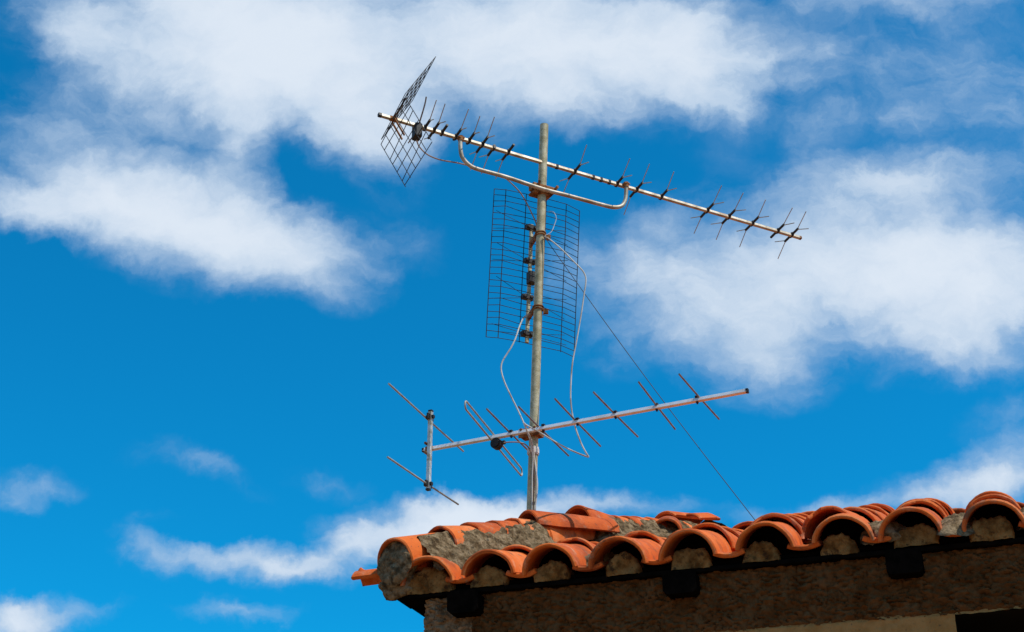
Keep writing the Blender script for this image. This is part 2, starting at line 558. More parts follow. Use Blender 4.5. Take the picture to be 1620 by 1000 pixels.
def slope(mb, base, along, inward, length, first, ratio, sl, ztop, dmax, step=.30):
    a_, k = first, 0
    while a_ < length - .1:
        dm = min(a_ * ratio, (length - a_) * ratio, dmax)
        d = 0.0
        while d < dm - .08:
            ln = min(.42, dm - d)
            p = base + along * (a_ + rnd.uniform(-.008, .008)) + inward * d + UP * (ztop + sl * d - RT + (.016 if d else 0))
            q = base + along * a_ + inward * (d + ln) + UP * (ztop + sl * (d + ln) - RT)
            tile(mb, p, q, RT, RT * .88, seed=k, n=10)
            p2, q2 = p + along * .12 + UP * .13, q + along * .12 + UP * .125
            if a_ + .12 < length - .15: tile(mb, p2, q2, .125, .135, flip=True, a0=56, a1=124, n=6, seed=k + 40)
            k += 1
            d += step
        a_ += .24


slope(roof, H(SHIP, 0, 0), N, E, DEPTH, .50, 1 / HT_, SL * HT_, ZC, RIDGE / HT_, .2)
slope(roof, H(3.30, DEPTH, 0), -E, -N, 3.425, .12, HT_, SL, ZC, RIDGE)
slope(roof, H(3.30, 0, 0), N, -E, DEPTH, .12, 1 / HT_, SL * HT_, ZC, RIDGE / HT_, .2)
# boarding under the tiles
zb = -.108
A0, A1, A2, A3 = H(SHIP + .05, .05, ZC + zb), H(3.26, .05, ZC + zb), H(3.26, DEPTH - .03, ZC + zb), H(SHIP + .05, DEPTH - .03, ZC + zb)
T0, T1 = H(SHIP + .03 + RIDGE / HT_, RIDGE, ZB + zb), H(3.28 - RIDGE / HT_, RIDGE, ZB + zb)
deck = MB()
for s in COLS:                         # mortar and rubble fill under the covers
    for d in (.14, .7, 1.3):
        z0 = zroof(s, d) - RT
        ring = [H(s + (RT - .012) * math.cos(math.pi * k / 10), d, z0 + (RT - .012) * math.sin(math.pi * k / 10)) for k in range(11)]
        b_ = [H(s + (RT - .012) * math.cos(math.pi * k / 10), d + .03, z0 - .05) for k in (10, 0)]
        deck.add(ring + b_, [tuple(range(13))])
deck.add([A0, A1, A2, A3, T0, T1], [(0, 1, 5, 4), (1, 2, 5), (2, 3, 4, 5), (3, 0, 4)])
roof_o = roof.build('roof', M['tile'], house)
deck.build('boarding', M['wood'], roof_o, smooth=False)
for mb in eave_tiles:
    mb.build('eave_tile', M['tile'], roof_o)
for mb in eave_pans:
    mb.build('channel_tile', M['tile'], roof_o)

# mortar plugs closing the mouths of the eave tiles
for ci, s in enumerate(COLS):
    mb = MB()
    rr = rnd.uniform(.058, .071) if ci else .085
    n, m = 30, 9
    dep = rnd.uniform(.022, .032)
    off = rnd.uniform(-.012, .012)
    base = ZC - rnd.uniform(.112, .119)
    hgt = rnd.uniform(.070, .086) if ci else .098
    vs = []
    for i in range(m + 1):
        for k in range(n + 1):
            a = math.pi * k / n
            q = i / m
            rg = 1 + .16 * noise.noise(Vector((math.cos(a) * 1.9, math.sin(a) * 1.9, ci * 3.3))) + .09 * noise.noise(Vector((math.cos(a) * 6, math.sin(a) * 6, ci * 5.3)))
            x = off + rr * q * math.cos(a) * rg
            z = max(hgt * q * (math.sin(a) ** .62) * rg, 0) - .004 * abs(noise.noise(Vector((x * 40, ci, 0))))
            p = H(s + x, dep + .012 * (q > .95) + .02 * q * noise.noise(Vector((ci * 2.2, a, 0))), base + z)
            p += N * (.010 * noise.noise(p * 17) + .007 * abs(noise.noise(p * 45)) + .003 * noise.noise(p * 120))
            vs.append(p)
    for k in range(n + 1):
        vs.append(H(s + off + rr * math.cos(math.pi * k / n), dep + .15, base + .012 + hgt * math.sin(math.pi * k / n)))
    fs = [(i * (n + 1) + k, i * (n + 1) + k + 1, (i + 1) * (n + 1) + k + 1, (i + 1) * (n + 1) + k) for i in range(m + 1) for k in range(n)]
    mb.add(vs, fs)
    mb.build('mortar_plug', M['plug'], roof_o, ang=70)

# hip: a row of cover tiles from the left corner up to the ridge, bedded in mortar
HIPD = Vector((math.cos(R(47.5)), math.sin(R(47.5)), 0))
HIPN = Vector((HIPD.y, -HIPD.x, 0))    # sideways, towards the front slope
HIPTOP = [(-.02, 3.246), (.007, 3.254), (.233, 3.338), (.435, 3.407), (.685, 3.486), (1.115, 3.598), (1.37, 3.657), (1.64, 3.714), (1.98, 3.775), (2.1, 3.79)]
C0 = H(SHIP, 0, 0)
RH = .090


def hip_z(t):
    for (a, za), (b, zb_) in zip(HIPTOP, HIPTOP[1:]):
        if t <= b or b == HIPTOP[-1][0]:
            return za + (zb_ - za) * (t - a) / (b - a)


def hip_pt(t, side=0.0, dz=0.0):
    return C0 + HIPD * t + HIPN * side + UP * (hip_z(t) - RH + dz)


HT = [(.0, .34, .000), (.215, .54, .014), (.36, .66, .012), (.49, .80, .010), (.60, .92, .010), (.74, 1.10, -.006),
      (1.13, 1.42, .012), (1.21, 1.5, .012), (1.29, 1.58, .012), (1.37, 1.65, .012), (1.45, 1.74, .010), (1.56, 1.85, .008), (1.66, 1.93, .006)]
for i, (t0, t1, lf) in enumerate(HT):
    mb = MB()
    wob = rnd.uniform(-.006, .006)
    tile(mb, hip_pt(t0, wob, lf), hip_pt(t1, wob * .5, -.004), RH, RH * .86, th=.012, a0=-8, a1=188, seed=i + 900, rag=.0 if i < 2 else .018, n=18)
    mb.build('hip_tile', M['tile'], roof_o)
# the lifted pair on the hip with a dark gap under it
mb = MB(); tile(mb, hip_pt(.70, -.005, .045), hip_pt(1.10, .085, -.012), .086, .078, th=.014, a0=4, a1=176, seed=41, n=18)
tag(mb.build('hip_tile', M['tile'], roof_o), label='lifted hip tile with a dark gap under it')
mb = MB(); tile(mb, hip_pt(1.02, -.025, .058), hip_pt(1.33, -.01, .0), .094, .080, th=.014, a0=-4, a1=184, seed=42, n=18)
tag(mb.build('hip_tile', M['tile'], roof_o), label='hip tile standing up behind the lifted one')
# raised open tile and broken shards near the upper end
mb = MB(); tile(mb, hip_pt(1.47, .105, .006), hip_pt(1.58, .035, .040), .068, .062, th=.014, a0=-40, a1=200, seed=43, n=20)
tag(mb.build('hip_tile', M['tile'], roof_o), label='short raised tile with an open mouth')
mb = MB(); tile(mb, hip_pt(1.60, .135, .012), hip_pt(1.72, .145, .018), .08, .08, th=.012, a0=35, a1=95, seed=44, n=8)
tag(mb.build('tile_shard', M['tile'], roof_o), label='broken shard of tile set upright in mortar')
mb = MB(); tile(mb, hip_pt(1.62, -.01, .045), hip_pt(1.95, -.0, .050), .09, .088, th=.014, a0=40, a1=150, seed=45, n=10)
tag(mb.build('tile_shard', M['tile'], roof_o), label='flat broken tile lying on the upper end')


def rough(p, n, k=1.0):
    return p + n * (k * (.011 * noise.noise(p * 16) + .008 * noise.noise(p * 45) + .006 * noise.noise(p * 105) + .003 * noise.noise(p * 210)))


# mortar bed along the front of the hip
def bed(mb, ta, tb, nt, prof):
    vs, nw = [], 22
    for i in range(nt + 1):
        t = ta + (tb - ta) * i / nt
        ph = R(prof(t) + 14 * noise.noise(Vector((t * 11, 0, 3))) + 8 * noise.noise(Vector((t * 37, 0, 8))))
        axis = hip_pt(t)
        rr = RH + .006
        p0 = axis + HIPN * (rr * math.cos(ph)) + UP * (rr * math.sin(ph))
        wd = RH + .06 + .04 * min(1, t * 2) + .12 * sm(t, .75, 1.1) + .03 * noise.noise(Vector((t * 9, 4, 0)))
        q = C0 + HIPD * t + HIPN * wd
        sq, dq = (q - O).dot(E), (q - O).dot(N)
        p1 = Vector((q.x, q.y, zroof(sq, max(dq, 0)) - .055))
        mid = axis + HIPN * (rr + .022) + UP * (-.012)
        vs.append(axis + HIPN * ((rr - .03) * math.cos(ph)) + UP * ((rr - .03) * math.sin(ph)))
        for k in range(nw):
            x = k / (nw - 1)
            p = p0 * (1 - x) ** 2 + mid * (2 * x * (1 - x)) + p1 * x * x
            nrm = (UP * .8 + HIPN * .6).normalized()
            vs.append(rough(p, nrm, .25 + min(1, x * 5) * .9) + nrm * (.003 if x > 0 else 0))
    m = nw + 1
    fs = [(i * m + k, (i + 1) * m + k, (i + 1) * m + k + 1, i * m + k + 1) for i in range(nt) for k in range(m - 1)]
    mb.add(vs, fs)


mb = MB()
bed(mb, .055, .80, 190, lambda t: 44 + 12 * math.sin(t * 11) - 75 * sm(t, .66, .74))
bed(mb, .80, 2.0, 260, lambda t: 56 + 8 * math.sin(t * 13) - 85 * sm(t, 1.08, .98))
mb.build('mortar_bed', M['mortar'], roof_o, ang=80)


def lump(c, a, b, n, ra, rb, rn, seed, amp=.3, nu=30, nv=16):
    """rough half lump bulging along n"""
    mb = MB()
    vs = []
    for i in range(nv + 1):
        q = (i / nv) * math.pi / 2
        for k in range(nu):
            w = 2 * math.pi * k / nu
            f = 1 + amp * noise.noise(Vector((math.cos(w) * 1.6, math.sin(w) * 1.6, seed + q)))
            p = c + a * (ra * f * math.sin(q) * math.cos(w)) + b * (rb * f * math.sin(q) * math.sin(w)) + n * (rn * math.cos(q))
            vs.append(rough(p, n, 1.0))
    fs = [(i * nu + k, (i + 1) * nu + k, (i + 1) * nu + (k + 1) % nu, i * nu + (k + 1) % nu) for i in range(nv) for k in range(nu)]
    mb.add(vs, fs)
    return mb


# mortar closing the lower end of the hip, and the lump below it
dn = -HIPD
mb = lump(hip_pt(-.002) - UP * .006, HIPN, UP, (dn - N * .0).normalized(), RH * .93, RH * .93, .016, 3.0, .10, 44, 20)
tag(mb.build('end_mortar', M['mortar'], roof_o, ang=80), label='grey mortar stopping the end of the hip')
m2 = lump(H(SHIP + .004, .045, ZC - .082), E, UP, (-N - E * .4).normalized(), .078, .048, .045, 9.0, .45, 44, 20)
m3 = lump(H(SHIP + .048, .030, ZC - .030), (E * .5 + UP * .85).normalized(), (E * .85 - UP * .5).normalized(), (-N).normalized(), .06, .018, .03, 5.0, .4, 36, 14)
m2.add(m3.v, m3.f)
m2.build('end_mortar', M['mortar'], roof_o, ang=80)
mb = lump(hip_pt(1.93, .0, -.01), HIPN, UP, HIPD, .10, .11, .06, 13.0, .35)
m3 = lump(hip_pt(1.90, .07, -.02), HIPD, HIPN, UP, .12, .10, .07, 15.0, .35)
mb.add(m3.v, m3.f)
mb.build('end_mortar', M['mortar'], roof_o, ang=80)
# mortar along the ridge line
mb = MB()
nt = 160
vs = []
for i in range(nt + 1):
    s = .72 + 1.75 * i / nt
    for k in range(9):
        x = (k - 4) / 4
        p = H(s, RIDGE + .10 * x, zroof(s, RIDGE) - .075 - .05 * x * x)
        vs.append(rough(p, UP, 1.1))
fs = [(i * 9 + k, (i + 1) * 9 + k, (i + 1) * 9 + k + 1, i * 9 + k + 1) for i in range(nt) for k in range(8)]
mb.add(vs, fs)
mb.build('mortar_bed', M['mortar'], roof_o, ang=80)
# patches of mortar on the front slope between columns
for (s, d, w, h_, sd_) in ((1.53, .28, .06, .16, 1), (1.78, .20, .07, .16, 2), (2.02, .22, .06, .15, 3), (1.30, .62, .05, .12, 4), (.58, .18, .06, .07, 5), (1.545, .10, .05, .07, 8), (.50, .33, .07, .08, 6), (.74, .42, .06, .06, 7), (1.84, .48, .08, .1, 9)):
    mb = lump(H(s + .012, d, zroof(s, d) - .100), E, (N + UP * SL).normalized(), (UP - N * SL).normalized(), w * 1.55, h_ * 1.15, .058, sd_ * 2.3, .55, 44, 22)
    mb.build('mortar_patch', M['mortar'], roof_o, ang=80)

# left corner: the neighbouring slope's end tile sticks out sideways with a knob on it
mb = MB()
c0, c1 = H(SHIP - .185, .10, ZC - .062), H(SHIP + .10, .10, ZC - .045)
tile(mb, c0, c1, .066, .062, th=.018, a0=28, a1=152, seed=77)
kv = lump(H(SHIP - .165, .085, ZC - .006), E, N, UP, .013, .013, .014, 7.0, .1, 16, 8)
mb.add(kv.v, kv.f)
mb.build('eave_tile', M['tile'], roof_o)
mb = MB()
tile(mb, H(SHIP - .01, .0, ZC + .034), H(SHIP - .01, .25, ZC + .10), .125, .125, flip=True, a0=62, a1=118, seed=78)
mb.build('channel_tile', M['tile'], roof_o)

# soffit boards and rafter tails
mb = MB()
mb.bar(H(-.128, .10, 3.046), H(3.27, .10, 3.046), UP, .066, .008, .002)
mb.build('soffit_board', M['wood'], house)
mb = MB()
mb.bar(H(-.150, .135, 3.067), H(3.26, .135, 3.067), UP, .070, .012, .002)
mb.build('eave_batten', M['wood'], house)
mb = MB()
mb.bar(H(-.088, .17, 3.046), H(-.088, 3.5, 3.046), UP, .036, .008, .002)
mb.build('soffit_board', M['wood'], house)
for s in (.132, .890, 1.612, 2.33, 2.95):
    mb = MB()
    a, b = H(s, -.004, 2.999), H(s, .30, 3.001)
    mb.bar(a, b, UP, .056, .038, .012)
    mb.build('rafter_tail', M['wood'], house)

# front wall with thick thrown render: a displaced sheet with the window opening cut out
ZW = 3.052
WX0, WX1, WZ0, WZ1 = 1.743, 2.55, 1.75, 2.836
ZBAND = 2.841


def wall_disp(s, z):
    p = Vector((s, z, 0))
    q = p + noise.noise_vector(p * 20) * .012
    a = noise.fractal(Vector((q.x * 40 + q.y * 16, q.y * 74, .3)), 1.0, 2.1, 5)
    b = noise.noise(Vector((q.x * 9, q.y * 14, 4)))
    r = (abs(a) ** .75) * .027 + .006 * b + .006 * noise.noise(Vector((q.x * 70, q.y * 90, 2)))
    return r


xs = list(np.arange(S0, 1.5, .0062)) + list(np.arange(1.5, 2.12, .008)) + list(np.linspace(2.12, S1, 30))
xs = sorted(set([round(float(x), 4) for x in xs] + [WX0, WX1]))
zs = list(np.linspace(0, 1.7, 12)) + [WZ0] + list(np.linspace(1.8, 2.66, 16)) + list(np.arange(2.68, ZW, .0055)) + [WZ1, ZW]
zs = sorted(set(round(float(z), 4) for z in zs))


def wall_sheet(z0, z1, band, s0=-9, s1=9):
    mb = MB()
    zz = [z for z in zs if z0 - 1e-6 <= z <= z1 + 1e-6]
    if band: zz = sorted(set(zz + [z1]))
    idx = {}
    vs, fs = [], []

    def vid(i, j):
        k = (i, j)
        if k not in idx:
            s, z = xs[i], zz[j]
            wav = .004 * noise.noise(Vector((s * 14, 2.2, 0))) + .003 * noise.noise(Vector((s * 50, 5, 0)))
            dd = wall_disp(s, z)
            if band:
                dd = dd * .16 + .008 - .012 * sm(z, ZBAND - .004, ZBAND + .004)
                if z > ZBAND - .0001: z = ZBAND + .006 + wav
            else:
                if z < ZBAND + .002: dd -= .006
            if abs(s - S0) < .02: dd -= (.02 - abs(s - S0)) * .8
            idx[k] = len(vs)
            wx_ = .005 * noise.noise(Vector((s * 34, z * 34, 7))) if band and (abs(s - WX0) < .001 or abs(z - WZ1) < .001) else 0
            s, z = s + wx_, z + wx_
            vs.append(H(s + (.004 * noise.noise(Vector((z * 30, 1, 0))) if i == 0 else 0), DW - dd, z))
        return idx[k]
    for i in range(len(xs) - 1):
        for j in range(len(zz) - 1):
            sc, zc_ = (xs[i] + xs[i + 1]) / 2, (zz[j] + zz[j + 1]) / 2
            if not s0 < sc < s1: continue
            if WX0 < sc < WX1 and WZ0 < zc_ < WZ1: continue
            fs.append((vid(i, j), vid(i + 1, j), vid(i + 1, j + 1), vid(i, j + 1)))
    mb.add(vs, fs)
    return mb


zs = sorted(set(zs + [ZBAND]))
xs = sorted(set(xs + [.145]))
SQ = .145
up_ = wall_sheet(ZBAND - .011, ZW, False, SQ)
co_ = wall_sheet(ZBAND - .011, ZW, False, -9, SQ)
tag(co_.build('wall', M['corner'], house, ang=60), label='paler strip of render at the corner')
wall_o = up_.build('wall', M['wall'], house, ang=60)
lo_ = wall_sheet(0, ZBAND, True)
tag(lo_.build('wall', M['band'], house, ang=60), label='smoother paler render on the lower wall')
mb = MB()                              # remaining walls and window reveals
th_ = .02


def quad(mb, a, b, c, d_):
    mb.add([a, b, c, d_], [(0, 1, 2, 3)])


BK = DEPTH - .13
nz, ny = 60, 40
vs, fs = [], []
for j in range(nz + 1):
    for i in range(ny + 1):
        z = ZW * j / nz
        d = DW + .004 + (BK - DW) * i / ny
        vs.append(H(S0 + .012 - wall_disp(d + 7, z) * .6, d, z))
fs = [(j * (ny + 1) + i, (j + 1) * (ny + 1) + i, (j + 1) * (ny + 1) + i + 1, j * (ny + 1) + i + 1) for j in range(nz) for i in range(ny)]
mb.add(vs, fs)
quad(mb, H(S0, BK, 0), H(S1, BK, 0), H(S1, BK, ZW), H(S0, BK, ZW))
quad(mb, H(S1, BK, 0), H(S1, DW, 0), H(S1, DW, ZW), H(S1, BK, ZW))
mb.build('wall', M['wall'], house, smooth=False)
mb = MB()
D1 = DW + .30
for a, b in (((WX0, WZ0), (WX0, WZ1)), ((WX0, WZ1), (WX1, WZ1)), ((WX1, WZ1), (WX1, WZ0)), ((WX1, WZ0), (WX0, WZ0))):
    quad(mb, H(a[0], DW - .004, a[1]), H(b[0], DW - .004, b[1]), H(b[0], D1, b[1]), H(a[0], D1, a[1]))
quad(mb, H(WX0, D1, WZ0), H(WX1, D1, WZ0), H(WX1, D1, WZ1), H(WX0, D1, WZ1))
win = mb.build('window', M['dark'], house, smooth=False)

# ------------------------------------------------------------------ mast
YM = 5.85                              # distance of the mast
MBASE = at_plane(840.5, 806, Vector((0, YM, 0)), Vector((0, 1, 0)))
MTOP = at_plane(861, 198, Vector((0, YM, 0)), Vector((0, 1, 0)))
MA = (MTOP - MBASE).normalized()       # the mast leans a little to the right
MR = .0192


def mast_at(py):                       # point of the mast axis seen at this height
    px = 840.5 + (861 - 840.5) * (806 - py) / 608.0
    return at_plane(px, py, Vector((0, YM, 0)), Vector((0, 1, 0)))


mast = empty('antenna_mast', MBASE - MA * .12, 'leaning galvanised steel mast rising behind the hip tiles and carrying the antennas', 'mast')
mb = MB()
n = 24
mb.tube([MBASE - MA * .12 + (MTOP - MBASE + MA * .12) * i / 40 for i in range(41)], MR, 20)
mb.build('pole', M['galv'], mast)
mb = MB()
pt = mast_at(714)
mb.tube([pt - MA * .016, pt + MA * .016], MR + .004, 18)
mb.tube([pt - MA * .013 + UP * .002, pt + MA * .006], MR + .006, 18)
mb.build('tape_band', M['tape'], mast)

FRONT = Vector((0, -1, 0))


def along_boom(p0, dirv, px, py):
    """parameter along the boom of the place seen at px, py"""
    r = ray(px, py)
    n_ = r.cross(Vector((0, 0, 1)).cross(dirv)).normalized()
    w0 = p0 - CAM
    a, b, c = 1.0, dirv.dot(r), r.dot(r)
    d_, e_ = dirv.dot(w0), r.dot(w0)
    return (b * e_ - c * d_) / (a * c - b * b)


# ------------------------------------------------------------------ upper antenna
UB0 = mast_at(259) + Vector((0, -.034, 0))
zb_ = UB0.z
UL, UR = at_z(600.5, 182, zb_), at_z(1266, 376.5, zb_)
UD = (UR - UL).normalized()
UPH = Vector((UD.y, -UD.x, 0))         # across the boom, towards the camera


def roll(deg):                         # the antenna hangs a little rolled round its boom
    a = UPH * math.cos(R(deg)) + UP * math.sin(R(deg))
    return a, (UP * math.cos(R(deg)) - UPH * math.sin(R(deg)))


UP_, UPT = roll(11)
GR_, GRT = roll(21.4)
upper = empty('yagi_antenna', UL + (UR - UL) * .45 - UP * .0, 'long top antenna with crossed X rods and a wire corner reflector, highest on the mast', 'antenna', 'aerials on the rooftop mast')
mb = MB()
mb.bar(UL, UR, UPT, .0075, .0075, .0015)
mb.build('boom', M['dull_alu'], upper)
mb = MB()
mb.bar(UL - UD * .006, UL + UD * .008, UPT, .0085, .0085, .002)
mb.build('end_cap', M['black'], upper)
mb = MB()
mb.bar(UR - UD * .006, UR + UD * .004, UPT, .0082, .0082, .002)
mb.build('end_cap', M['rust'], upper)
# each director: boom place, then which pieces are still there (upper rod, short near rod, lower rod, short far rod, near half, far half)
DIRS = [(672, 203, 1, .5, 0, 0, 1, 0), (686, 208, 1, .7, 0, .5, 1, 1), (699, 211, 0, 0, 0, 0, 1, 0), (721, 217, 1, .7, 0, 0, 1, .4),
        (742, 223, .9, .6, 0, 0, 1, .4), (763, 229, 1, .7, 1, .9, 1, 1), (781, 234, 0, 0, 1, .9, 0, 1), (804, 241, 0, 0, 1, .8, 1, 1),
        (909, 272, 1, .8, 1, 1, 1, 1), (976, 291, 1, .9, 0, 0, 1, .3), (1007, 300, 1, .8, 1, 0, 1, 1), (1046, 312, 1, .9, 0, 0, 1, .3),
        (1119, 333, 1, .9, 1, .9, 1, 1), (1153, 343, 1, .9, 1, 1, 1, 1), (1190, 354, 1, .9, 1, .9, 1, 1), (1230, 366, 1, .9, 0, 0, 1, 1), (1252, 373, 1, .9, 1, 1, 1, 1)]
for (px, py, ur, nr, lr, fr, nh, fh) in DIRS:
    t = along_boom(UL, UD, px, py)
    c = UL + UD * t + UP * .002
    root = None
    mb = MB()
    ln = .055
    a = c - UP_ * (ln * fh if fh else .006) ; b = c + UP_ * (ln * nh if nh else .006)
    mb.bar(a, b, UPT, .0052, .0048, .0015)
    mb.bar(c - UP_ * .012, c + UP_ * .012, UPT, .006, .0105, .002)
    ins = mb.build('director', M['black'], upper)
    jit = lambda k: Vector((rnd.uniform(-k, k), rnd.uniform(-k, k), rnd.uniform(-k, k)))
    nb, fb = c + UP_ * ln * .85, c - UP_ * ln * .85
    for amt, base, sg, uz in ((ur, nb, 1, .050), (nr, nb, 1, -.052), (lr, fb, -1, .050), (fr, fb, -1, -.052)):
        if not amt: continue
        mb = MB()
        mb.tube([base - UP_ * (.02 * sg), base, base + (UP_ * .083 + UPT * uz + jit(.005)) * (amt * sg)], .0022, 6)
        mb.build('rod', M['paler_rod'], ins)
for (px, py) in ((881, 263), (938, 281), (951, 283), (964, 287)):
    t = along_boom(UL, UD, px, py)
    mb = MB()
    c = UL + UD * t
    mb.bar(c - UD * .006, c + UD * .006, UP, .0088, .010, .002)
    mb.build('clip', M['black'], upper)
# corner reflector: two wire panels opening towards the directors
HC = UL + UD * along_boom(UL, UD, 622, 188.5)


def grid_panel(name, hinge, side, w0, w1, ln, nw, nl, rr):
    mb = MB()
    for i in range(nl + 1):
        x = w0 + (w1 - w0) * i / nl
        mb.tube([hinge + GR_ * x, hinge + GR_ * x + side * ln], rr, 5)
    for j in range(nw + 1):
        y = ln * j / nw
        k = .010 * math.sin(j * 2.3)
        mb.tube([hinge + GR_ * w0 + side * (y - k), hinge + GR_ * (w0 + w1) * .5 + side * y, hinge + GR_ * w1 + side * (y + k)], rr, 5)
    return mb.build(name, M['wire'], upper)


sa, sb = R(61.5), R(72.4)
SU = (UD * math.cos(sa) + GRT * math.sin(sa)).normalized()
SD = (UD * math.cos(sb) - GRT * math.sin(sb)).normalized()
gu = grid_panel('reflector_grid', HC + UP * .012, SU, -.130, .130, .42, 7, 5, .0017)
gl = grid_panel('reflector_grid', HC - UP * .012, SD, -.131, .131, .27, 6, 5, .0018)
for sgn, sv, gp in ((1, SU, gu), (-1, SD, gl)):
    mb = MB()
    for off in (-.012, .012):
        mb.bar(HC + UP * (.006 * sgn) + GR_ * off, HC + UP * (.006 * sgn) + GR_ * off + sv * .11, GR_, .002, .004)
    mb.build('bracket', M['rust'], gp)
mb = MB()
mb.bar(HC - UD * .016, HC + UD * .016, UPT, .0095, .0095, .002)
mb.build('clamp', M['rust'], upper)
# dipole box under the boom
DB = UL + UD * along_boom(UL, UD, 660, 200)
mb = MB()
mb.box(DB - UP * .030, UP, UD, UP_, .030, .017, .022, .005)
dbx = mb.build('dipole_box', M['black'], upper)
mb = MB()
mb.tube(curve([DB + UP_ * .02, DB + UP_ * .05 + UP * .03, DB + UP_ * .075 + UP * .06, DB + UP_ * .085 + UP * .085], 4), .0035, 6)
mb.tube([DB - UP_ * .02 - UP * .02, DB - UP_ * .09 - UP * .02], .003, 6)
mb.build('rod', M['rod'], dbx)
# tubular support arm under the boom
sp_ = UB0 - UP_ * .0
vert_n = UD.cross(UP).normalized()


def on_boom_plane(px, py):
    return at_plane(px, py, UB0, vert_n)


raw = [(728.5, 219), (728.5, 236), (732, 250), (744, 262.5), (760, 269), (800, 280), (858, 299), (900, 310), (950, 323.5), (970, 328), (983, 326), (989, 317), (990.5, 305), (990.5, 291)]
mb = MB()
mb.tube(curve([on_boom_plane(*q) for q in raw], 5), .0092, 12)
arm = mb.build('support_arm', M['dull_alu'], upper)
for q in ((729, 222), (990.5, 295)):
    mb = MB()
    c = on_boom_plane(*q)
    mb.tube([c - UP * .004, c + UP * .02], .0125, 12)
    mb.bar(c - UD * .014 + UP * .012, c + UD * .014 + UP * .012, UP, .012, .004, .001)
    mb.build('clamp', M['rust'], upper)
c = mast_at(300)
mb = MB()
mb.bar(c - UD * .055 - UP_ * .0, c + UD * .055, MA, .024, .014, .003)
mb.tube([c + UD * .055 + UP_ * .02, c + UD * .055 + UP_ * .045], .007, 8)
mb.tube([c - UD * .03 + UP_ * .02 , c - UD * .03 + UP_ * .034 + UP * .016], .006, 8)
mb.bar(c - UD * .05 - UP_ * .006 - MA * .026, c + UD * .04 - UP_ * .006 - MA * .026, MA, .027, .006, .002)
mb.build('clamp', M['rust'], upper)

# ------------------------------------------------------------------ panel antenna
pan_c = mast_at(432) + Vector((0, .05, 0))
za = at_plane(782, 299, pan_c, Vector((0, 1, 0))).z
tl = at_z(803, 299.5, za); tr = at_z(895, 324.5, za)
PD = (tr - tl).normalized()
PN = Vector((-PD.y, PD.x, 0))          # away from the camera
panel = empty('panel_antenna', pan_c, 'tall panel antenna with a square wire mesh reflector, halfway up the mast', 'antenna', 'aerials on the rooftop mast')


def pan(px, py, off=0.0):              # place on the mesh plane (off: metres behind it)
    return at_plane(px, py, pan_c + PN * (.02 + off), PN)


TLp, TRp, BLp, BRp = pan(801, 299), pan(896.5, 323), pan(788.5, 533.5), pan(887.5, 556.5)
W0, W1 = pan(782, 299, .018), pan(917, 333.5, .03)
X0, X1 = pan(769, 533, .018), pan(908, 565, .03)
mb = MB()
NR = 24
rs = random.Random(5)
for i in range(NR + 1):
    t = i / NR
    j = rs.uniform(-.003, .003)
    pts = [W0.lerp(X0, t), TLp.lerp(BLp, t), TLp.lerp(BLp, t).lerp(TRp.lerp(BRp, t), .33) + UP * j, TLp.lerp(BLp, t).lerp(TRp.lerp(BRp, t), .66) - UP * j, TRp.lerp(BRp, t), W1.lerp(X1, t)]
    pts = [q_ + Vector((rs.uniform(-1, 1), rs.uniform(-1, 1), rs.uniform(-1, 1))) * (.0035 if 0 < k_ < 5 else .001) for k_, q_ in enumerate(pts)]
    mb.tube(pts, .0015, 5)
for q in (0, 1 / 3, 2 / 3, 1):
    a, b = TLp.lerp(TRp, q), BLp.lerp(BRp, q)
    mb.tube([a + PN * .003, (a + b) / 2 + PN * .003, b + PN * .003], .0019, 5)
mb.tube([W0, X0], .0019, 5)
mb.tube([W1, X1], .0019, 5)
mb.build('reflector_grid', M['wire'], panel)
SPD = .11


def spn(px, py): return at_plane(px, py, pan_c + PN * SPD, PN)


sp0, sp1 = spn(841, 356), spn(833.5, 542)
mb = MB()
mb.bar(sp0, sp1, PN, .0075, .007, .002)
mb.build('spine', M['galv'], panel)
for (px, py, arms) in ((840.5, 361, ((785, 333), (780, 361), (896, 366), (898, 388))), (838.5, 414, ((786, 384), (779, 410), (899, 412), (896, 445))),
                       (834.5, 471, ((785, 437), (772, 472), (896, 474), (893, 505))), (834, 529, ((778, 512), (773, 523), (893, 530), (896, 546)))):
    c = spn(px, py)
    mb = MB()
    mb.bar(c - PD * .028, c + PD * .024, UP, .012, .011, .003)
    mb.tube([c - PD * .018 - PN * .02, c - PD * .018 - PN * .0], .009, 8)
    mb.tube([c + PD * .014 - PN * .02, c + PD * .014 - PN * .0], .008, 8)
    dip = mb.build('dipole', M['black'], panel)
    for (ax, ay) in arms:
        mb = MB()
        e = at_plane(ax, ay, pan_c + PN * (SPD + .015), PN)
        mb.tube([c + (e - c).normalized() * .02, e], .0012, 5)
        mb.build('rod', M['wire'], dip)
mb = MB()
c = spn(837.5, 443)
mb.box(c - PN * .02, UP, PD, PN, .027, .018, .018, .003)
mb.build('balun_box', M['black'], panel)
for py, spy in ((371, 388), (488, 503)):
    c = mast_at(py)
    mb = MB()
    for sg in (-1, 1):
        mb.tube([c + MA * .006 * sg + Vector((math.cos(a), math.sin(a), 0)) * (MR + .003) for a in [2 * math.pi * k / 20 for k in range(20)]] + [c + MA * .006 * sg + Vector((MR + .003, 0, 0))], .0035, 6, cap=False)
    s_ = spn(839 if py < 400 else 836, spy)
    e0 = c + Vector((-.018, .012, .0))
    mb.bar(e0, s_, UP, .006, .014, .002)
    bk = mb.build('bracket', M['rust'], panel)
    mb = MB()
    q = c + Vector((.03, -.006, -.012))
    mb.tube([c + Vector((.012, -.01, -.008)), q + Vector((.012, 0, -.004))], .006, 8)
    mb.bar(q - Vector((.008, 0, .006)), q + Vector((.014, 0, -.006)), UP, .008, .011, .002)
    mb.build('bolt', M['rust'], bk)

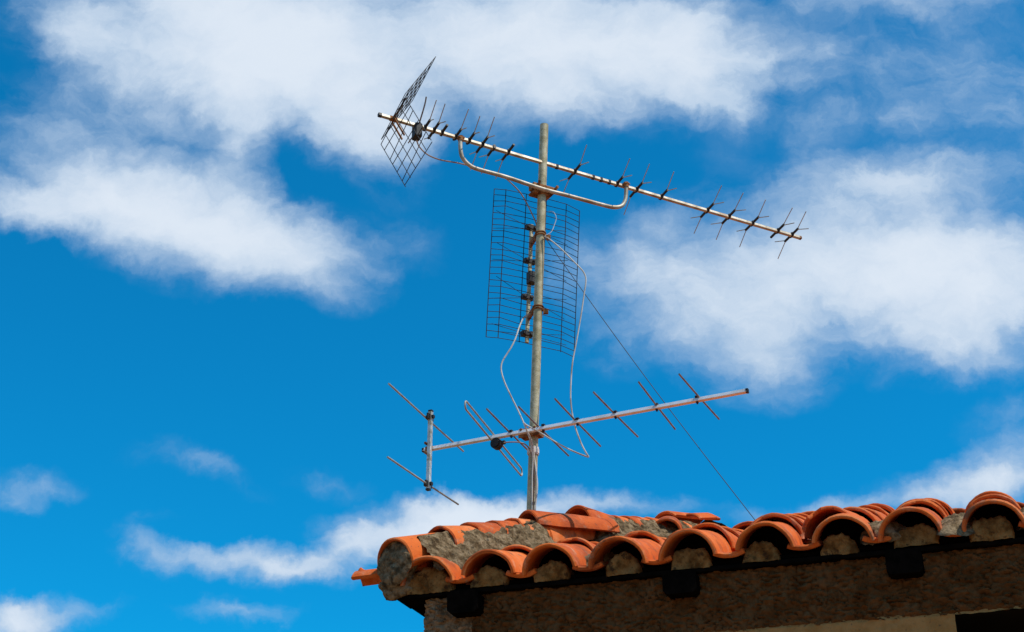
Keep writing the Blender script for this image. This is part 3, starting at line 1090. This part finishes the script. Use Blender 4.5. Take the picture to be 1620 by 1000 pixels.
# ------------------------------------------------------------------ lower antenna
VB0 = mast_at(687) + Vector((0, -.032, 0))
VL, VR = at_z(670, 712.5, VB0.z), at_z(1182, 618.5, VB0.z)
VD = (VR - VL).normalized()
VP = Vector((-VD.y, VD.x, 0))          # across the boom, away from the camera
lower = empty('yagi_antenna', VB0, 'lowest antenna with straight rods, a folded dipole loop and an upright post at its end', 'antenna', 'aerials on the rooftop mast')
mb = MB()
mb.bar(VL, VR, (UP + VP * .26).normalized(), .0078, .0078, .0015)
mb.build('boom', M['alu'], lower)
for p, sg in ((VL, -1), (VR, 1)):
    mb = MB()
    mb.bar(p - VD * .004, p + VD * .005, UP, .0088, .0088, .002)
    mb.build('end_cap', M['black'], lower)


def element(pa, pb, z, r, m, parent, name='element'):
    a, b = at_z(*pa, z), at_z(*pb, z)
    mb = MB()
    mb.tube([a, (a + b) / 2 - UP * .002, b], r, 8)
    el = mb.build(name, m, parent)
    return el, a, b


for pa, pb, cx in (((770, 647), (836, 713), (809, 688)), ((820.5, 643.5), (899.5, 721), (860, 679)), ((878, 631), (950, 706), (914, 668.5)), ((939, 620.5), (1009, 691), (974, 657.5)),
                   ((1010.5, 604.5), (1068, 679), (1039, 645)), ((1074.5, 592), (1137.5, 663), (1103, 633.5))):
    el, a, b = element(pa, pb, VB0.z + .012, .0038, M['rod'], lower)
    c = VL + VD * along_boom(VL, VD, *cx)
    mb = MB()
    mb.bar(c - VD * .006 + UP * .012, c + VD * .006 + UP * .012, UP, .009, .0055, .002)
    mb.bar(c - VD * .004 - UP * .010, c + VD * .004 - UP * .010, UP, .006, .003, .001)
    mb.tube([c - UP * .017, c - UP * .007], .0035, 6)
    mb.build('clamp', M['black'], el)
# upright post with two reflector rods
PV = VL + VD * along_boom(VL, VD, 678.5, 711)
PQ = PV - VP * .018
pt_, pb_ = at_plane(681.5, 651, PQ, VP), at_plane(677.5, 774, PQ, VP)
mb = MB()
mb.bar(pt_, pb_, VP, .0085, .0085, .0015)
post = mb.build('post', M['post'], lower)
mb = MB()
mb.bar(pt_ - UP * .002, pt_ + UP * .005, VP, .0094, .0094, .002)
mb.build('end_cap', M['black'], post)
mb = MB()
mb.bar(pb_ - UP * .005, pb_ + UP * .002, VP, .0094, .0094, .002)
mb.build('end_cap', M['black'], post)
mb = MB()
mb.bar(PV - VD * .012 - VP * .009, PV + VD * .022 - VP * .009, UP, .002, .011, .001)
mb.tube([PV - VP * .034 + UP * .018, PV - VP * .005 + UP * .018], .006, 6)
mb.tube([PV - VP * .034 - UP * .024, PV - VP * .005 - UP * .024], .006, 6)
mb.build('clamp', M['rust'], lower)
for pa, pb, cy in (((615, 607), (733, 714), (680.5, 660)), ((613, 723), (725, 798), (677.5, 766))):
    c = at_plane(cy[0], cy[1], PQ, VP)
    el, a, b = element(pa, pb, c.z, .0040, M['paler_rod'], lower, 'reflector_rod')
    mb = MB()
    for sg in (-1, 1):
        mb.bar(c + VP * (.013 * sg) - UP * .012, c + VP * (.013 * sg) + UP * .012, VD, .012, .004, .001)
    mb.bar(c - VD * .017, c - VD * .008, UP, .01, .008, .002)
    mb.bar(c + VD * .009, c + VD * .019, UP, .008, .007, .002)
    mb.build('clamp', M['black'], el)
# folded dipole: a flattened loop round the boom
dz = VB0.z - .012
q0, q1 = at_z(738, 642, VB0.z - .002), at_z(824, 746, VB0.z - .002)
ax_ = (q1 - q0).normalized()
rl = .018
loop = []
for k in range(9):
    a = math.pi / 2 + math.pi * k / 8
    loop.append(q0 + ax_ * (rl * math.cos(a)) + UP * (rl * math.sin(a)))
for k in range(9):
    a = -math.pi / 2 + math.pi * k / 8
    loop.append(q1 + ax_ * (rl * math.cos(a)) + UP * (rl * math.sin(a)))
loop.append(loop[0])
mb = MB()
mb.tube(loop, .0038, 8, cap=False)
fd = mb.build('folded_dipole', M['paler_rod'], lower)
DC = VL + VD * along_boom(VL, VD, 787, 692)
mb = MB()
cc = at_plane(786, 702.5, DC - VP * .024, VP)
mb.tube([cc - VP * .014, cc - VP * .010, cc + VP * .012], .0235, 22)
mb.tube([cc - VP * .020, cc - VP * .012], .0175, 22)
mb.bar(cc + VD * .018, cc + VD * .038 + UP * .002, UP, .008, .007, .002)
mb.build('dipole_box', M['black'], fd)
# mast clamp of the lower antenna
c = mast_at(688)
mb = MB()
mb.bar(c - VD * .052 - VP * .036, c + VD * .040 - VP * .036, UP, .003, .019, .001)
mb.bar(c - VD * .050 + VP * .0, c + VD * .036, UP, .021, .013, .002)
for q in (-.036, .026):
    mb.tube([c + VD * q - VP * .05 + UP * .012, c + VD * q - VP * .02 + UP * .012], .0065, 6)
mb.build('clamp', M['rust'], lower)

# ------------------------------------------------------------------ cables and guy wire
def mast_front(px, py, y): return at_plane(px, py, Vector((0, y + YM - 5.45, 0)), Vector((0, 1, 0)))


def cable(name, raw, r, m, label, cat='cable', group='cables on the rooftop mast', sub=6):
    pts = curve([mast_front(*q) for q in raw], sub)
    mb = MB()
    mb.tube(pts, r, 8)
    o = mb.build(name, M[m], origin=pts[0])
    return tag(o, label, cat, group)


cable('cable', [(860, 374, 5.43), (870, 379, 5.42), (888, 394, 5.40), (905, 411, 5.38), (918, 424, 5.36), (924, 432, 5.36), (927, 443, 5.36), (924, 466, 5.36), (919, 500, 5.36), (912, 540, 5.36), (906, 572, 5.36),
                (903.5, 600, 5.36), (903, 635, 5.36), (908, 668, 5.36), (918, 698, 5.36), (927, 716, 5.36), (931, 722.5, 5.36), (926, 721.5, 5.36), (905, 713, 5.35), (880, 700, 5.35), (852, 683, 5.36), (832, 672, 5.37), (831, 671, 5.37),
                (834, 682, 5.38), (841, 697, 5.40), (845, 720, 5.425), (848, 745, 5.42), (850, 765, 5.42), (849, 785, 5.42), (846, 808, 5.42), (845, 830, 5.42)], .0031, 'cable',
      'long pale cable hanging right of the mast down to a sharp kink')
cable('cable', [(838, 497, 5.50), (829, 502, 5.47), (822, 516, 5.45), (816, 534, 5.43), (809, 549, 5.42), (800, 563, 5.42), (794, 574, 5.42), (793, 586, 5.42), (798, 604, 5.42), (809, 628, 5.42), (819, 648, 5.42),
                (828, 668, 5.41), (836, 688, 5.40), (841, 706, 5.41), (843, 725, 5.425), (842, 760, 5.425), (841.5, 808, 5.425), (841, 830, 5.425)], .0031, 'cable',
      'pale cable bowing out to the left of the mast below the mesh panel')
cable('cable', [(659, 222, 5.12), (664, 233, 5.14), (677, 245, 5.16), (697, 253, 5.2), (725, 258, 5.25), (748, 264, 5.29), (775, 272, 5.33), (795, 279, 5.38), (810, 291, 5.42), (826, 309, 5.44), (840, 335, 5.46), (849, 356, 5.47), (851, 372, 5.47)], .0030, 'brown_cable',
      'thin brown cable running from the top reflector along the bent support arm')
cable('cable', [(797, 700.5, 5.40), (806, 699.5, 5.40), (818, 699.5, 5.40), (829, 702, 5.41), (836, 708, 5.42), (840, 716, 5.425), (844.5, 740, 5.428), (845, 770, 5.428), (843.5, 808, 5.428), (843, 830, 5.428)], .0028, 'brown_cable',
      'short cable from the round black box of the lower antenna down the mast')
cable('cable', [(868, 334, 5.48), (876, 336, 5.47), (880, 345, 5.46), (877, 356, 5.45), (872, 367, 5.44), (862, 373, 5.43)], .0014, 'cable',
      'tiny loose end of white wire curling beside the mast over the mesh')
ga = mast_front(860, 373, 5.425)
gb = at_plane(1197, 826, H(0, .9, 0), N)
mb = MB()
mb.tube([ga.lerp(gb, k / 24) - UP * (.022 * math.sin(math.pi * k / 24)) for k in range(25)], .0016, 6)
tag(mb.build('guy_wire', M['wire'], origin=ga), 'thin dark guy wire slanting from the mast down to the roof on the right', 'wire')
